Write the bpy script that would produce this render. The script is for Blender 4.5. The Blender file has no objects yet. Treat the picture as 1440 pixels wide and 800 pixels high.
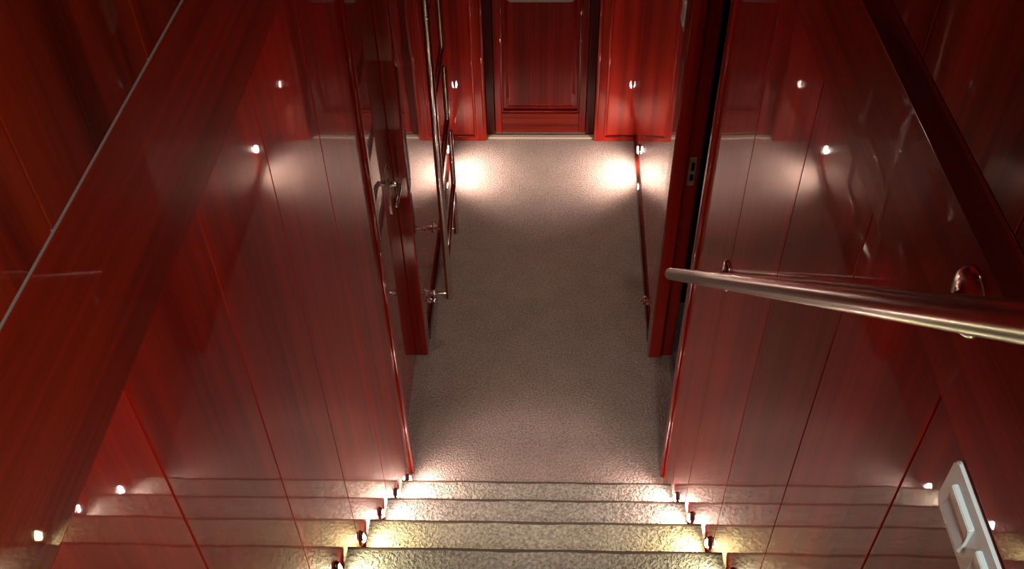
import bpy, bmesh, math, random
from mathutils import Vector, Matrix
random.seed(4)
C = bpy.context.scene.collection
PI = math.pi

# ------------------------------------------------------------------ camera
cd = bpy.data.cameras.new('camera'); cam = bpy.data.objects.new('camera', cd); C.objects.link(cam)
bpy.context.scene.camera = cam
FPX = 1360.6
cd.sensor_fit = 'HORIZONTAL'; cd.sensor_width = 36.0; cd.lens = 36.0 * FPX / 1440.0
cd.clip_start = .02; cd.clip_end = 50
fwd = Vector((-0.03124, 0.71600, -0.69741)); rgt = Vector((0.99949, 0.02722, -0.01683)); up = Vector((-0.00693, 0.69757, 0.71648))
M = Matrix((rgt, up, -fwd)).transposed().to_4x4()
M.translation = Vector((0.01476, -1.73387, 2.74575))
cam.matrix_world = M

# ------------------------------------------------------------------ world, lamps, exposure
w = bpy.data.worlds.new('world'); bpy.context.scene.world = w; w.use_nodes = True
w.node_tree.nodes['Background'].inputs[0].default_value = (1, .75, .55, 1)
w.node_tree.nodes['Background'].inputs[1].default_value = .05
vs = bpy.context.scene.view_settings
vs.view_transform = 'Standard'; vs.look = 'None'; vs.gamma = 1; vs.exposure = 0.88; vs.use_curve_mapping = False
def area_lamp(name, loc, size, power, color):
    l = bpy.data.lights.new(name, 'AREA'); l.shape = 'DISK'; l.size = size; l.energy = power; l.color = color
    o = bpy.data.objects.new(name, l); C.objects.link(o); o.location = loc; return o
area_lamp('ceiling_lamp', (.30, -2.25, 3.30), .14, 14, (.95, .98, .90))
def spot_lamp(name, loc, target, power, color, angle, blend=.6, radius=.01):
    l = bpy.data.lights.new(name, 'SPOT'); l.energy = power; l.color = color; l.spot_size = math.radians(angle); l.spot_blend = blend; l.shadow_soft_size = radius
    o = bpy.data.objects.new(name, l); C.objects.link(o); o.location = loc
    o.rotation_euler = (Vector(target) - Vector(loc)).to_track_quat('-Z', 'Y').to_euler(); return o
spot_lamp('corridor_fill', (.0, 1.15, 2.01), (0, .95, 0), 12, (1, .78, .66), 50, 1.0, .04)  # added fill that evens out the corridor floor, no known source
spot_lamp('stair_fill', (.0, -.2, 3.34), (0, -.2, 0), 150, (1, .90, .80), 26, 1.0, .04)  # unseen fill added to brighten the treads and lower walls
spot_lamp('cabin_fill', (.95, .3, 2.0), (.8, .5, 0), 2.5, (.85, .95, 1), 80, 1.0, .04)  # added fill so the cabin carpet reads through the doorway
STEP_POWER = 1.0      # scales every courtesy lens
LENS = {'warm': ((1, .88, .46), 60), 'dim': ((.95, .95, .62), 45), 'white': ((1, .80, .74), 80), 'hot': ((1, .82, .72), 140)}

# ------------------------------------------------------------------ materials
def newmat(name):
    m = bpy.data.materials.new(name); m.use_nodes = True
    nt = m.node_tree; return m, nt, nt.nodes['Principled BSDF']
def wood(name, grain='z', dark=(.22, .0075, .0027), light=(.48, .017, .005), wav=.0011, rough=.022, off=0., coat=1.26):
    m, nt, b = newmat(name); N = nt.nodes.new; L = nt.links.new
    tc = N('ShaderNodeTexCoord')
    mp = N('ShaderNodeMapping'); L(tc.outputs['Object'], mp.inputs[0])
    k = {'x': (.6, 26, 26), 'y': (26, .6, 26), 'z': (26, 26, .6)}[grain]
    mp.inputs['Scale'].default_value = k; mp.inputs['Location'].default_value = (off, off * 2, off * 3)
    n1 = N('ShaderNodeTexNoise'); n1.inputs['Scale'].default_value = 1.0; n1.inputs['Detail'].default_value = 3; L(mp.outputs[0], n1.inputs['Vector'])
    mp2 = N('ShaderNodeMapping'); L(tc.outputs['Object'], mp2.inputs[0])
    k2 = {'x': (2.5, 170, 170), 'y': (170, 2.5, 170), 'z': (170, 170, 2.5)}[grain]; mp2.inputs['Scale'].default_value = k2
    n2 = N('ShaderNodeTexNoise'); n2.inputs['Scale'].default_value = 1.0; n2.inputs['Detail'].default_value = 2; L(mp2.outputs[0], n2.inputs['Vector'])
    mp3 = N('ShaderNodeMapping'); L(tc.outputs['Object'], mp3.inputs[0])
    k3 = {'x': (.15, 7, 7), 'y': (.15, 7, 7), 'z': (7, 7, .15)}[grain]
    if grain == 'y': k3 = (7, .15, 7)
    mp3.inputs['Scale'].default_value = k3
    n3 = N('ShaderNodeTexNoise'); n3.inputs['Scale'].default_value = 1.0; n3.inputs['Detail'].default_value = 1; L(mp3.outputs[0], n3.inputs['Vector'])
    a = N('ShaderNodeMath'); a.operation = 'MULTIPLY_ADD'; a.inputs[1].default_value = .5; L(n2.outputs[0], a.inputs[0]); L(n1.outputs[0], a.inputs[2])
    c = N('ShaderNodeMath'); c.operation = 'MULTIPLY_ADD'; c.inputs[1].default_value = .8; L(n3.outputs[0], c.inputs[0]); L(a.outputs[0], c.inputs[2])
    cr = N('ShaderNodeValToRGB'); L(c.outputs[0], cr.inputs[0])
    cr.color_ramp.elements[0].position = .82; cr.color_ramp.elements[0].color = (*dark, 1)
    cr.color_ramp.elements[1].position = 1.42; cr.color_ramp.elements[1].color = (*light, 1)
    # ramp input is 0..1: rescale
    mr = N('ShaderNodeMapRange'); mr.inputs['From Min'].default_value = .85; mr.inputs['From Max'].default_value = 1.45; L(c.outputs[0], mr.inputs['Value'])
    L(mr.outputs[0], cr.inputs[0]); cr.color_ramp.elements[0].position = 0.; cr.color_ramp.elements[1].position = 1.
    oi = N('ShaderNodeObjectInfo')
    hv = N('ShaderNodeHueSaturation'); L(cr.outputs[0], hv.inputs['Color'])
    mv = N('ShaderNodeMapRange'); mv.inputs['To Min'].default_value = .82; mv.inputs['To Max'].default_value = 1.18; L(oi.outputs['Random'], mv.inputs['Value']); L(mv.outputs[0], hv.inputs['Value'])
    L(hv.outputs[0], b.inputs['Base Color'])
    b.inputs['Roughness'].default_value = .38; b.inputs['Specular IOR Level'].default_value = .05
    b.inputs['Coat Weight'].default_value = 1; b.inputs['Coat Roughness'].default_value = rough; b.inputs['Coat IOR'].default_value = coat
    nw = N('ShaderNodeTexNoise'); nw.inputs['Scale'].default_value = 3.2; nw.inputs['Detail'].default_value = 1; L(tc.outputs['Object'], nw.inputs['Vector'])
    bp = N('ShaderNodeBump'); bp.inputs['Strength'].default_value = 1; bp.inputs['Distance'].default_value = wav; L(nw.outputs[0], bp.inputs['Height'])
    nf = N('ShaderNodeTexNoise'); nf.inputs['Scale'].default_value = 110; nf.inputs['Detail'].default_value = 1; L(tc.outputs['Object'], nf.inputs['Vector'])
    bf = N('ShaderNodeBump'); bf.inputs['Strength'].default_value = 1; bf.inputs['Distance'].default_value = .000012; L(nf.outputs[0], bf.inputs['Height']); L(bp.outputs[0], bf.inputs['Normal'])
    L(bf.outputs[0], b.inputs['Coat Normal'])
    return m
def carpet(name, col=(.50, .36, .30), col2=(.25, .175, .14), scale=150, dist=.010):
    m, nt, b = newmat(name); N = nt.nodes.new; L = nt.links.new
    tc = N('ShaderNodeTexCoord')
    n = N('ShaderNodeTexNoise'); n.inputs['Scale'].default_value = scale; n.inputs['Detail'].default_value = 3; n.inputs['Distortion'].default_value = .4; L(tc.outputs['Object'], n.inputs['Vector'])
    n2 = N('ShaderNodeTexNoise'); n2.inputs['Scale'].default_value = 9; n2.inputs['Detail'].default_value = 4; L(tc.outputs['Object'], n2.inputs['Vector'])
    a = N('ShaderNodeMath'); a.operation = 'MULTIPLY_ADD'; a.inputs[1].default_value = .22; L(n2.outputs[0], a.inputs[0]); L(n.outputs[0], a.inputs[2])
    cr = N('ShaderNodeValToRGB'); L(a.outputs[0], cr.inputs[0])
    cr.color_ramp.elements[0].position = .42; cr.color_ramp.elements[0].color = (*col2, 1)
    cr.color_ramp.elements[1].position = .80; cr.color_ramp.elements[1].color = (*col, 1)
    L(cr.outputs[0], b.inputs['Base Color']); b.inputs['Roughness'].default_value = 1; b.inputs['Specular IOR Level'].default_value = .05
    b.inputs['Sheen Weight'].default_value = .25
    bp = N('ShaderNodeBump'); bp.inputs['Strength'].default_value = 1; bp.inputs['Distance'].default_value = dist; L(n.outputs[0], bp.inputs['Height']); L(bp.outputs[0], b.inputs['Normal'])
    return m
def metal(name, col=(.72, .68, .64), rough=.12):
    m, nt, b = newmat(name); N = nt.nodes.new; L = nt.links.new
    b.inputs['Base Color'].default_value = (*col, 1); b.inputs['Metallic'].default_value = 1
    n = N('ShaderNodeTexNoise'); n.inputs['Scale'].default_value = 40
    mr = N('ShaderNodeMapRange'); mr.inputs['To Min'].default_value = rough * .7; mr.inputs['To Max'].default_value = rough * 1.4
    L(n.outputs[0], mr.inputs['Value']); L(mr.outputs[0], b.inputs['Roughness']); return m
def plain(name, col, rough=.4, spec=.5):
    m, nt, b = newmat(name); N = nt.nodes.new; L = nt.links.new
    n = N('ShaderNodeTexNoise'); n.inputs['Scale'].default_value = 25
    mx = N('ShaderNodeMix'); mx.data_type = 'RGBA'; L(n.outputs[0], mx.inputs['Factor'])
    mx.inputs['A'].default_value = (*[c * .94 for c in col], 1); mx.inputs['B'].default_value = (*col, 1)
    L(mx.outputs['Result'], b.inputs['Base Color']); b.inputs['Roughness'].default_value = rough; b.inputs['Specular IOR Level'].default_value = spec; return m
def glow(name, col, s):
    m, nt, b = newmat(name)
    b.inputs['Base Color'].default_value = (.8, .8, .78, 1); b.inputs['Emission Color'].default_value = (*col, 1); b.inputs['Emission Strength'].default_value = s
    return m
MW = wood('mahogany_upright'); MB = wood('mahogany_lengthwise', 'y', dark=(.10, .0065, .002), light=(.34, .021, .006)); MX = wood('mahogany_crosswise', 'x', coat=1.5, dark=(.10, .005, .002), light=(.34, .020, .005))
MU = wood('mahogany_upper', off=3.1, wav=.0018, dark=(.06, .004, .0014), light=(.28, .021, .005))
DK = dict(dark=(.10, .003, .0015), light=(.33, .012, .0045))
MD = wood('mahogany_door', off=7.7, rough=.03, coat=1.5, **DK); MF = wood('mahogany_corridor', coat=1.48, dark=(.18, .007, .003), light=(.55, .03, .012))
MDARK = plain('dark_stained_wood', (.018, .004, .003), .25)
MCAP = wood('mahogany_dark_lengthwise', 'y', (.03, .003, .002), (.07, .006, .003))
MCAS = wood('mahogany_dark_upright', 'z', (.04, .008, .005), (.10, .014, .008))
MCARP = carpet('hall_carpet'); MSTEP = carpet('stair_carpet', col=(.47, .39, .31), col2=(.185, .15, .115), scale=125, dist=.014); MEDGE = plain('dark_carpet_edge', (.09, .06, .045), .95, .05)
MCHR = metal('chrome'); MSTEEL = metal('brushed_steel', (.62, .58, .54), .2); MBRASS = metal('worn_brass', (.75, .60, .40), .3)
MBRONZE = metal('dark_bronze', (.16, .08, .05), .3); MWHITE = plain('pale_switch_plastic', (.82, .95, .95), .3); MBLACK = plain('black_void', (.006, .005, .005), .8, .1)
MCREAM = plain('cream_strip', (.55, .45, .33), .6); MCEIL = plain('ceiling_cream', (.5, .42, .34), .7)
MPALE = plain('pale_edge_strip', (.26, .20, .18), .5)
MDIFF = glow('downlight_diffuser', (1, .92, .8), 6)
ML = {k: glow('lens_' + k, v[0], v[1] * STEP_POWER) for k, v in LENS.items()}

# ------------------------------------------------------------------ helpers
def obj(name, bm, mat, parent=None, smooth=False):
    bmesh.ops.recalc_face_normals(bm, faces=bm.faces)
    me = bpy.data.meshes.new(name); bm.to_mesh(me); bm.free(); me.materials.append(mat)
    if smooth:
        for p in me.polygons: p.use_smooth = True
    o = bpy.data.objects.new(name, me); C.objects.link(o)
    if parent: o.parent = parent
    return o
def struct(o): o['kind'] = 'structure'; return o
def tag(o, label, cat, group=None):
    o['label'] = label; o['category'] = cat
    if group: o['group'] = group
    return o
def empty(name, loc, label, cat, group=None, rz=0):
    o = bpy.data.objects.new(name, None); C.objects.link(o); o.location = loc; o.rotation_euler = (0, 0, rz)
    o.empty_display_size = .05
    return tag(o, label, cat, group)
def bx(x0, x1, y0, y1, z0, z1, bev=0, seg=1, bm=None):
    t = bmesh.new(); bmesh.ops.create_cube(t, size=1)
    for v in t.verts: v.co = Vector(((x0 + x1) / 2 + v.co.x * (x1 - x0), (y0 + y1) / 2 + v.co.y * (y1 - y0), (z0 + z1) / 2 + v.co.z * (z1 - z0)))
    if bev: bmesh.ops.bevel(t, geom=t.edges[:], offset=bev, segments=seg, affect='EDGES', profile=.5)
    if bm is None: return t
    me = bpy.data.meshes.new('t'); t.to_mesh(me); t.free(); bm.from_mesh(me); bpy.data.meshes.remove(me); return bm
def prism(poly, axis, a, b, bm=None):
    """poly in the two remaining axes, extruded along axis from a to b"""
    bm = bm or bmesh.new()
    def mk(u, v, t): return {'x': (t, u, v), 'y': (u, t, v), 'z': (u, v, t)}[axis]
    A = [bm.verts.new(mk(u, v, a)) for u, v in poly]; B = [bm.verts.new(mk(u, v, b)) for u, v in poly]
    n = len(poly); bm.faces.new(A); bm.faces.new(B[::-1])
    for i in range(n): bm.faces.new((A[i], A[(i + 1) % n], B[(i + 1) % n], B[i]))
    return bm
def tube(path, r, seg=20, bm=None, cap_round=True):
    bm = bm or bmesh.new(); pts = [Vector(p) for p in path]; rs = [r] * len(pts) if not isinstance(r, (list, tuple)) else list(r)
    if cap_round:
        d0 = (pts[0] - pts[1]).normalized(); d1 = (pts[-1] - pts[-2]).normalized(); r0, r1 = rs[0], rs[-1]
        pre = [(pts[0] + d0 * r0 * .5 * math.sin(a), r0 * math.cos(a)) for a in (1.35, .9, .45)]
        post = [(pts[-1] + d1 * r1 * .5 * math.sin(a), r1 * math.cos(a)) for a in (.45, .9, 1.35)]
        pts = [p for p, _ in pre] + pts + [p for p, _ in post]; rs = [q for _, q in pre] + rs + [q for _, q in post]
    rings = []; ref = None
    for i, p in enumerate(pts):
        d = (pts[min(i + 1, len(pts) - 1)] - pts[max(i - 1, 0)]).normalized()
        if ref is None: ref = Vector((0, 0, 1)) if abs(d.z) < .9 else Vector((1, 0, 0))
        u = d.cross(ref).normalized(); v = d.cross(u).normalized(); ref = u.cross(d)
        rings.append([bm.verts.new(p + (u * math.cos(t) + v * math.sin(t)) * rs[i]) for t in [2 * PI * k / seg for k in range(seg)]])
    for a, b in zip(rings, rings[1:]):
        for k in range(seg): bm.faces.new((a[k], a[(k + 1) % seg], b[(k + 1) % seg], b[k]))
    bm.faces.new(rings[0]); bm.faces.new(rings[-1][::-1]); return bm
def bend(a, b, c, r, n=7):
    """points rounding corner b of the path a-b-c"""
    a, b, c = Vector(a), Vector(b), Vector(c); p = b + (a - b).normalized() * r; q = b + (c - b).normalized() * r
    return [p.lerp(b, t).lerp(b.lerp(q, t), t) for t in [i / n for i in range(n + 1)]]
def lathe_x(prof, seg=28, sy=1, sz=1, bm=None, o=(0, 0, 0)):
    """profile (x, radius) revolved about the x axis"""
    bm = bm or bmesh.new(); R = []
    for x, r in prof:
        R.append([bm.verts.new((o[0] + x, o[1] + r * sy * math.cos(2 * PI * k / seg), o[2] + r * sz * math.sin(2 * PI * k / seg))) for k in range(seg)])
    for a, b in zip(R, R[1:]):
        for k in range(seg): bm.faces.new((a[k], a[(k + 1) % seg], b[(k + 1) % seg], b[k]))
    bm.faces.new(R[0][::-1]); bm.faces.new(R[-1]); return bm
def rrect(w, h, r, n=6):
    P = []
    for cx, cy, a0 in ((w - r, h - r, 0), (r, h - r, PI / 2), (r, r, PI), (w - r, r, 1.5 * PI)):
        for i in range(n + 1): a = a0 + PI / 2 * i / n; P.append((cx + r * math.cos(a), cy + r * math.sin(a)))
    return P

H = .425; RISE = .2023; RUN = .1976; NST = 8
TOPZ = NST * RISE
YB = -2.9            # back of the upper landing
ZT = 3.36
# ------------------------------------------------------------------ stairwell side walls
SEAMS = [.165, -.18, -.50, -.80, -1.09, -1.40, -1.72, -2.04, -2.36, -2.88]
BAND0, BAND1 = 1.965, 2.180
def side_wall(s, name):
    wl = struct(obj(name, bx(*sorted((s * (H + .017), s * (H + .075))), YB, .165, 0, ZT), MDARK))
    for i, (a, b) in enumerate(zip(SEAMS, SEAMS[1:])):
        g = .0012
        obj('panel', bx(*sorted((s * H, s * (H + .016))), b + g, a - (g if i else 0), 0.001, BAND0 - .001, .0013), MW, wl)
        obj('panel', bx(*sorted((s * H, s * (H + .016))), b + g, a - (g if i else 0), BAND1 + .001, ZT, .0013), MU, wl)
    z0, z1 = BAND0 + .0008, BAND1 - .0008     # the lengthwise board leans: its foot stands proud
    pf = prism([(s * (H + .0165), z0), (s * (H - .0005), z0), (s * (H - .0030), z0 + .003), (s * (H - .0030), z0 + .005), (s * (H - .0010), z1 - .002), (s * (H + .0005), z1), (s * (H + .0165), z1)], 'y', YB, .165)
    o = obj('rail_board', pf, MB, wl)
    return wl
wl = side_wall(-1, 'wall_left'); wr = side_wall(1, 'wall_right')
obj('joint_strip', bx(-H - .004, -H + .0012, YB, .16, BAND1 - .0011, BAND1 + .0011, .0004), MPALE, wl)['label'] = 'thin pale line along the top of the lengthwise board'  # pale colour stands in for the glint along this seam
o = obj('cap_strip', prism([(H + .0025, BAND1 - .036), (H - .010, BAND1 - .036), (H - .012, BAND1 - .032), (H - .001, BAND1 - .003), (H - .0005, BAND1 - .001), (H + .0025, BAND1 - .001)], 'y', YB, .16), MCAP, wr); o['label'] = 'dark projecting strip along the top of the lengthwise board'

# ------------------------------------------------------------------ floor, ceilings, closing walls
struct(obj('floor', bx(-1.25, 1.25, .0, 2.2, -.06, 0), MCARP))
struct(obj('floor_upper', bx(-H + .001, H - .001, YB, -NST * RUN + .002 - .0, TOPZ - .06, TOPZ), MSTEP))
struct(obj('ceiling', bx(-.5, .5, YB - .05, .3, ZT, ZT + .05), MCEIL))
struct(obj('ceiling_corridor', bx(-1.25, 1.25, .24, 2.2, 2.02, 2.07), MCEIL))
struct(obj('wall_header', bx(-H - .075, H + .075, .166, .24, 2.02, ZT), MW))
struct(obj('wall_back', bx(-.5, .5, YB - .05, YB, TOPZ - .1, ZT), MW))

# ------------------------------------------------------------------ staircase
st = empty('staircase', (0, 0, 0), 'carpeted straight stair running down between the varnished side walls', 'stairs')
def step(k):
    """k = 0 lowest; tread top z=(k+1)*RISE, from nosing y=-k*RUN back under the next riser"""
    z = (k + 1) * RISE; y0 = -k * RUN; y1 = y0 - RUN
    nx = 60; bm = bmesh.new(); X = [-H + .006 + (2 * H - .012) * i / nx for i in range(nx + 1)]
    prof = []
    prof.append((y1 - .02, z)); prof.append((y1 + .06, z)); prof.append((y0 - .03, z)); prof.append((y0 - .018, z - .0003))
    for a in (1.2, .8, .4, 0, -.4, -.8, -1.2): prof.append((y0 - .013 + .013 * math.cos(a), z - .0135 + .013 * math.sin(a)))
    prof += [(y0 - .012, z - .030), (y0 - .018, z - .036), (y0 - .020, z - RISE + .001), (y0 - .038, z - RISE + .001), (y0 - .038, z - .04), (y1 - .02, z - .04)]
    rows = []
    for x in X:
        wv = .0006 * math.sin(x * 23 + k * 2.1) + .0004 * math.sin(x * 73 + k)
        e = 0.
        rows.append([bm.verts.new((x, y + (wv if 2 <= j <= 12 else 0), zz + (wv * .8 if 2 <= j <= 9 else 0))) for j, (y, zz) in enumerate(prof)])
    n = len(prof)
    for a, b in zip(rows, rows[1:]):
        for j in range(n): bm.faces.new((a[j], a[(j + 1) % n], b[(j + 1) % n], b[j]))
    bm.faces.new(rows[0]); bm.faces.new(rows[-1][::-1])
    o = obj('step', bm, MSTEP, st)
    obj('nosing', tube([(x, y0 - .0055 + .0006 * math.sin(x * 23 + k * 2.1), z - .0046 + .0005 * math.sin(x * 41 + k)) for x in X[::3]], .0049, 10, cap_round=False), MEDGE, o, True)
    return o
for k in range(NST): step(k)

# ------------------------------------------------------------------ corridor walls, side doorways
YJ = .695
cl = struct(obj('wall_corridor_left', prism([(-.424, YJ + .085), (-.419, 2.064), (-.50, 2.064), (-.50, YJ + .085)], 'z', 0, 2.02), MF))
cr_ = struct(obj('wall_corridor_right', prism([(.424, YJ + .085), (.452, 2.064), (.52, 2.064), (.52, YJ + .085)], 'z', 0, 2.02), MF))
struct(obj('baseboard_left', prism([(-.4236, YJ + .087), (-.4188, 2.0605), (-.409, 2.0605), (-.414, YJ + .087)], 'z', 0.0005, .045), MCAS))
struct(obj('baseboard_right', prism([(.4243, YJ + .087), (.4517, 2.0605), (.442, 2.0605), (.4147, YJ + .087)], 'z', 0.0005, .045), MCAS))
def frame(s, root):
    # near post: the rounded end of the stairwell panelling
    a = bx(*sorted((s * (H - .006), s * (H + .075))), .166, .222, 0, 2.02, .018, 6); obj('post', a, MD, root)
    b = tube([(s * (H - .004), .1655, 0.003), (s * (H - .004), .1655, 1.95)], .007, 16); obj('bead', b, MD, root, True)
    # far jamb with a stepped profile
    j = bx(*sorted((s * .416, s * .462)), YJ, YJ + .084, 0, 2.02, .005, 3); obj('jamb', j, MD, root)
    k = bx(*sorted((s * .4625, s * .505)), YJ + .012, YJ + .084, 0, 2.02, .003, 2); obj('door_stop', k, MD, root)
d1 = struct(obj('door_1', bx(.43, .498, .223, YJ + .08, 1.96, 2.0185, .003), MD)); frame(1, d1)
o = obj('strike_plate', bx(.472, .494, YJ + .0095, YJ + .0118, .815, .925, .0008), MBRASS, d1); o['label'] = 'worn brass strike plate'
obj('latch_hole', bx(.478, .489, YJ + .0085, YJ + .0094, .875, .905), MBLACK, o); obj('latch_hole', bx(.478, .489, YJ + .0085, YJ + .0094, .835, .86), MBLACK, o)
o = obj('threshold', bx(.488, .503, .224, YJ, .0005, .006, .001), MPALE, d1)
# dark cabin beyond the right doorway
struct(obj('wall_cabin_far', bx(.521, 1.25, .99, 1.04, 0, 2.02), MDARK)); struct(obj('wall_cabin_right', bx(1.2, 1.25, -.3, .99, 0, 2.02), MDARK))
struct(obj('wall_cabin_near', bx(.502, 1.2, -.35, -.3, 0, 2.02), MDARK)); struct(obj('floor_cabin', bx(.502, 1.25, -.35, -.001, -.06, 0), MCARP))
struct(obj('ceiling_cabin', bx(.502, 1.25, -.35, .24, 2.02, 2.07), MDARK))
d2 = struct(obj('door_2', bx(-.498, -.43, .223, YJ + .08, 1.96, 2.0185, .003), MD)); frame(-1, d2)
lf = obj('door_leaf', bx(-.50, -.46, .226, YJ - .004 + .014, .006, 1.955, .002), MD, d2)
esc = obj('lock_plate', bx(-.4598, -.4565, .585, .618, .79, .965, .001), MCHR, d2)
hb = lathe_x([(0, .013), (.004, .013), (.005, .009), (.026, .008), (.03, .009)], 20, o=(-.4565, .601, .90)); obj('handle_boss', hb, MCHR, esc, True)
hl = tube([(-.430, .601, .90)] + bend((-.430, .601, .90), (-.424, .585, .90), (-.424, .50, .897), .008) + [(-.426, .50, .895)], [.008] * 9 + [.006], 14); obj('lever_handle', hl, MCHR, esc, True)
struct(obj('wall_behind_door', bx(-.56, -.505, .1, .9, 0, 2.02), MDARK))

# ------------------------------------------------------------------ far wall
fw = struct(obj('wall_far', bx(-1.25, 1.25, 2.15, 2.2, 0, 2.02), MDARK))
def far_side(s):
    x0, x1 = .261, .52
    X = lambda a, b: sorted((s * a, s * b))
    obj('panel_frame', bx(*X(x0, x1), 2.070, 2.149, 0.0, 2.02, .004, 2), MF, fw)
    # raised field with moulding round it
    fr = obj('raised_panel', bx(*X(x0 + .052, .50 if s > 0 else .43), 2.0652, 2.0699, .040, 1.9, .004, 2), MF, fw)
    obj('moulding', tube([(s * (x0 + .050), 2.0665, .031), (s * .44, 2.0665, .031)], .0055, 12), MX, fw, True)
    obj('corner_bead', tube([(s * (x0 + .003), 2.073, .010), (s * (x0 + .003), 2.073, 2.0)], .009, 16), MF, fw, True)
far_side(-1); far_side(1)
# half-round upright on each side panel, where the field meets its frame
for s_ in (-1, 1): obj('upright_bead', tube([(s_ * .309, 2.0665, .04), (s_ * .309, 2.0665, 1.88)], .0065, 14), MF, fw, True)
d3 = struct(obj('door_3', bx(-.2, .2, 2.128, 2.148, .02, 1.95, .002), MD))
for s in (-1, 1):
    X = lambda a, b: sorted((s * a, s * b))
    obj('casing', bx(*X(.217, .259), 2.112, 2.149, 0.012, 2.0, .003, 2), MCAS, d3)  # dark tone carries the shade of the recess beside the door
    obj('stile', bx(*X(.183, .2145), 2.110, 2.1275, .022, 1.95, .003, 2), MD, d3)
    obj('moulding', tube([(s * .179, 2.1190, .14), (s * .181, 2.1190, 1.84)], .0065, 14), MD, d3, True)
obj('rail', bx(-.182, .182, 2.110, 2.1275, .022, .132, .003, 2), MX, d3)
obj('rail', bx(-.182, .182, 2.110, 2.1275, 1.85, 1.95, .003, 2), MX, d3)
obj('moulding', tube([(-.176, 2.1190, .139), (.176, 2.1190, .139)], .0065, 14), MX, d3, True)
# fielded centre panel: flat margin, sloped field edge, raised field
bm = bmesh.new()
def loop(m, y, z0, z1): return [bm.verts.new(c) for c in ((-m, y, z0), (m, y, z0), (m, y, z1), (-m, y, z1))]
A = loop(.172, 2.1277, .148, 1.83); B = loop(.172, 2.125, .148, 1.83); D = loop(.162, 2.1245, .158, 1.82); E_ = loop(.146, 2.117, .176, 1.80); F_ = loop(.143, 2.1165, .179, 1.797)
for a, b in ((A, B), (B, D), (D, E_), (E_, F_)):
    for i in range(4): bm.faces.new((a[i], a[(i + 1) % 4], b[(i + 1) % 4], b[i]))
bm.faces.new(F_); bm.faces.new(A[::-1]); obj('raised_panel', bm, MD, d3)
obj('threshold', bx(-.256, .256, 2.085, 2.111, .001, .011, .003, 2), MCREAM, d3)['label'] = 'cream threshold strip under the door'
pl = prism([(x - .15, z + .712) for x, z in rrect(.30, .20, .022)], 'y', 2.094, 2.1095); bmesh.ops.bevel(pl, geom=[e for e in pl.edges if abs(e.verts[0].co.y - e.verts[1].co.y) < 1e-5], offset=.003, segments=2, affect='EDGES')
ko = obj('cover_plate', pl, MSTEEL); tag(ko, 'polished grey metal plate with rounded corners on the door at the corridor end', 'plate')
for x in (-.12, .12):
    for z in (.76, .86): obj('mount', bx(x - .006, x + .006, 2.1096, 2.1163, z - .006, z + .006), MSTEEL, ko)

# ------------------------------------------------------------------ courtesy lights
def step_light(x, y, z, s, kind, label, group, size=1.0):
    """s=-1 on the left wall (faces +x), s=1 on the right wall"""
    e = empty('courtesy_light', (x, y, z), label, 'light', group, 0 if s < 0 else PI)
    hood = bmesh.new(); lathe_x([(0.0002, .0165 * size), (.003, .0165 * size), (.005, .014 * size), (.0052, .011 * size)], 24, .85, 1.5, hood)
    obj('housing', hood, MBRONZE, e, True)
    lens = lathe_x([(.0053, .0085 * size), (.008, .0080 * size), (.0105, .0062 * size), (.0122, .0035 * size), (.0128, .001 * size)], 20, 1, 1.9)
    obj('lens', lens, ML[kind], e, True)
    col = LENS[kind][0]; P_ = {'dim': 1.1, 'warm': 1.4, 'white': 1.7, 'hot': 3.4}[kind]
    if size > 1: P_ = 6
    sp = spot_lamp('lens_beam', (x - s * .020, y, z), (x - s * .16, y + (.03 if size == 1 else .02), z - (.12 if size == 1 else .16)), P_, col, 128, .9, .006)
    cap = bmesh.new(); N = 12
    R = []
    for i in range(N + 1):
        a = PI * (.08 + .84 * i / N); R.append([cap.verts.new((xx, .0125 * size * math.cos(a) * q, .0125 * size * 1.75 * math.sin(a) * q)) for xx, q in ((.004, 1.0), (.008, .98), (.008, .84), (.004, .84))])
    for a, b in zip(R, R[1:]):
        for j in range(4): cap.faces.new((a[j], a[(j + 1) % 4], b[(j + 1) % 4], b[j]))
    cap.faces.new(R[0]); cap.faces.new(R[-1][::-1]); obj('rim', cap, MBRONZE, e, True)
    return e
ordn = ['lowest step', 'second step', 'third step', 'fourth step', 'fifth step', 'sixth step', 'seventh step']
for s, sd in ((-1, 'left'), (1, 'right')):
    step_light(s * H, *((.095, .065) if s < 0 else (.066, .045)), s, 'white', 'glowing oval courtesy light on the %s wall at floor level below the lowest step' % sd, 'courtesy lights along the stair')
    for k in range(6):
        kind = 'dim' if k >= 3 else 'warm' if k >= 2 else 'white'
        if k == 0 and s < 0: kind = 'hot'
        step_light(s * H, -k * RUN - .085, (k + 1) * RISE + .048, s, kind,
                   'glowing oval courtesy light on the %s wall just above the %s' % (sd, ordn[k]), 'courtesy lights along the stair')
step_light(-.4205, 1.80, .15, -1, 'hot', 'bright oval courtesy light low on the left corridor wall behind the ladder', 'corridor courtesy lights', 1.2)
step_light(.4462, 1.80, .15, 1, 'hot', 'bright oval courtesy light low on the right corridor wall near the end door', 'corridor courtesy lights', 1.2)

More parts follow.
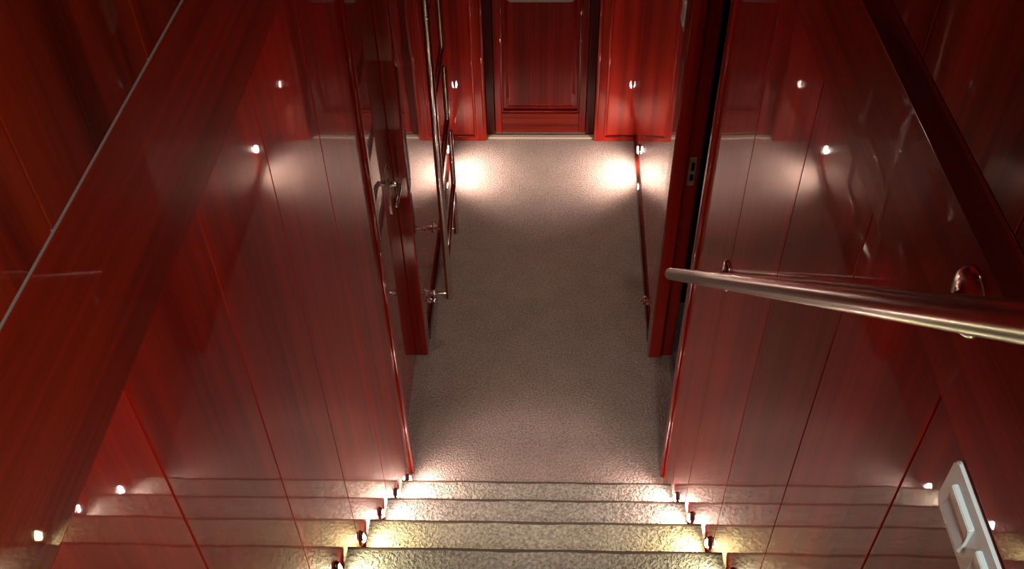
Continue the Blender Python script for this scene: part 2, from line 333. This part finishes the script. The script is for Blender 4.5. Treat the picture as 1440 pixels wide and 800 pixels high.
# ------------------------------------------------------------------ handrail on the right
RX = .35; SL = .9184
rz = lambda y: 1.013 + (.088 - y) * SL
hr = empty('handrail', (H, -.17, rz(-.17)), 'polished steel tube handrail sloping down the right wall on brackets', 'handrail')
def rel(o, e):   # keep world placement of geometry authored in world space
    for v in o.data.vertices: v.co -= e.location
    return o
rel(obj('rail_tube', tube([(RX, .105, rz(.105)), (RX, -.4, rz(-.4)), (RX, -1.0, rz(-1.0)), (RX, -1.56, rz(-1.56))], .0158, 40), MSTEEL, hr, True), hr)
for y in (-.17, -1.07):
    z = rz(y)
    b = rel(obj('bracket', tube([(H - .010, y, z + .004), (H - .035, y, z + .002), (RX + .012, y, z)], .0065, 16), MCHR, hr, True), hr)
    rel(obj('rosette', lathe_x([(-.0003, .036), (-.003, .036), (-.007, .032), (-.0095, .022), (-.010, .012), (-.016, .009)], 36, o=(H, y, z + .004)), MCHR, b, True), hr)

# ------------------------------------------------------------------ ladder on the left corridor wall
LX = -.33
la = empty('wall_ladder', (-.42, .81, .2), 'narrow polished steel tube ladder with upturned steps standing off the left corridor wall', 'ladder')
rel(obj('stile', tube([(LX, .805, .205), (LX, .83, 1.95)], .0125, 24), MCHR, la, True), la)
for (ya, za, yb, zb, h_) in [(.865, .375, 1.205, .425, .24), (.86, .745, 1.16, .752, .21), (.855, 1.055, 1.15, 1.045, .21), (.855, 1.35, 1.15, 1.34, .21), (.855, 1.65, 1.15, 1.64, .21)]:
    a = (LX, ya - .045, za - .004); b = (LX, yb, zb); c = (LX + .001, yb + .004, zb + h_)
    rel(obj('step_tube', tube([a] + bend(a, b, c, .018) + [c], .0100, 18), MCHR, la, True), la)
rel(obj('lower_post', tube([(LX, 1.182, .195), (LX, 1.19, .385)], .0105, 18), MCHR, la, True), la)
for y, z, wx in ((.806, .225, -.4235), (1.183, .215, -.4225), (.829, 1.85, -.4235)):
    b = rel(obj('standoff', tube([(wx + .006, y, z), (LX, y, z)], .0065, 16), MCHR, la, True), la)
    rel(obj('rosette', lathe_x([(.0006, .019), (.004, .019), (.006, .015), (.0062, .011), (.014, .010)], 24, o=(wx, y, z)), MCHR, b, True), la)
    rel(obj('collar', lathe_x([(.030, .009), (.032, .0115), (.042, .0115), (.044, .009)], 20, o=(wx, y, z)), MCHR, b, True), la)

# ------------------------------------------------------------------ small fittings
def stopper(x, y, z, s, label):
    e = empty('door_holder', (x, y, z), label, 'door holder', None, 0 if s < 0 else PI)
    obj('base', lathe_x([(.0004, .014), (.003, .014), (.005, .010), (.016, .006)], 20), MCHR, e, True)
    obj('knob', lathe_x([(.0162, .006), (.019, .010), (.024, .011), (.028, .008), (.030, .003)], 20), MCHR, e, True)
    obj('hook', tube([(.004, 0, .016), (.012, 0, .030), (.020, 0, .030), (.022, 0, .022)], .0035, 10), MCHR, e, True)
stopper(-.4235, .89, .10, -1, 'small chrome door holder low on the left corridor wall beside the ladder foot')
stopper(.4272, .925, .065, 1, 'small chrome door holder low on the right corridor wall by the open doorway')

def switch(x, y0, z0, wy, hz, s, rockers, label, step_=False):
    """plate on the right wall; local x points out of the wall, local y runs toward the camera (-Y)"""
    e = empty('light_switch', (x, y0, z0), label, 'switch', 'white wall switches', PI)
    p = prism(rrect(wy, hz, .008), 'x', .0003, .0065); bmesh.ops.bevel(p, geom=[q for q in p.edges if all(abs(v.co.x - .0065) < 1e-5 for v in q.verts)], offset=.0018, segments=2, affect='EDGES')
    o = obj('plate', p, MWHITE, e)
    for (a, b) in rockers:
        bm = prism([(.0066, .014), (.0125, .016), (.0095, hz * .5), (.0125, hz - .016), (.0066, hz - .014)], 'y', a, b)
        bmesh.ops.bevel(bm, geom=bm.edges[:], offset=.0009, segments=2, affect='EDGES'); obj('rocker', bm, MWHITE, e)
    return e
switch(H, -1.166, 1.893, .165, .069, 1, [(.020, .072), (.092, .144)], 'pale plastic double light switch on the right stair wall below the handrail')
switch(.4285, .885, 1.295, .082, .11, 1, [(.016, .066)], 'white single light switch high on the right corridor wall beside the doorway')

# ceiling downlights; the lower-step and corridor ones are added bodies for fill spots
for (x, y, z, d, lab) in ((.30, -2.25, ZT, .085, 'small round warm downlight in the ceiling above the stair head'), (0, -.2, ZT, .05, 'added unseen disc in the ceiling for the fill light over the lower steps'), (0, 1.15, 2.02, .05, 'added unseen disc in the corridor ceiling for the floor fill light')):
    dl = empty('downlight', (x, y, z), lab, 'light')
    t = lathe_x([(.0003, d), (.005, d), (.007, d * .85)], 32); bmesh.ops.rotate(t, verts=t.verts, matrix=Matrix.Rotation(PI / 2, 3, 'Y')); obj('trim_ring', t, MCHR, dl, True)
    t = lathe_x([(.0075, d * .8), (.0085, d * .78)], 32); bmesh.ops.rotate(t, verts=t.verts, matrix=Matrix.Rotation(PI / 2, 3, 'Y')); obj('diffuser', t, MDIFF, dl, True)
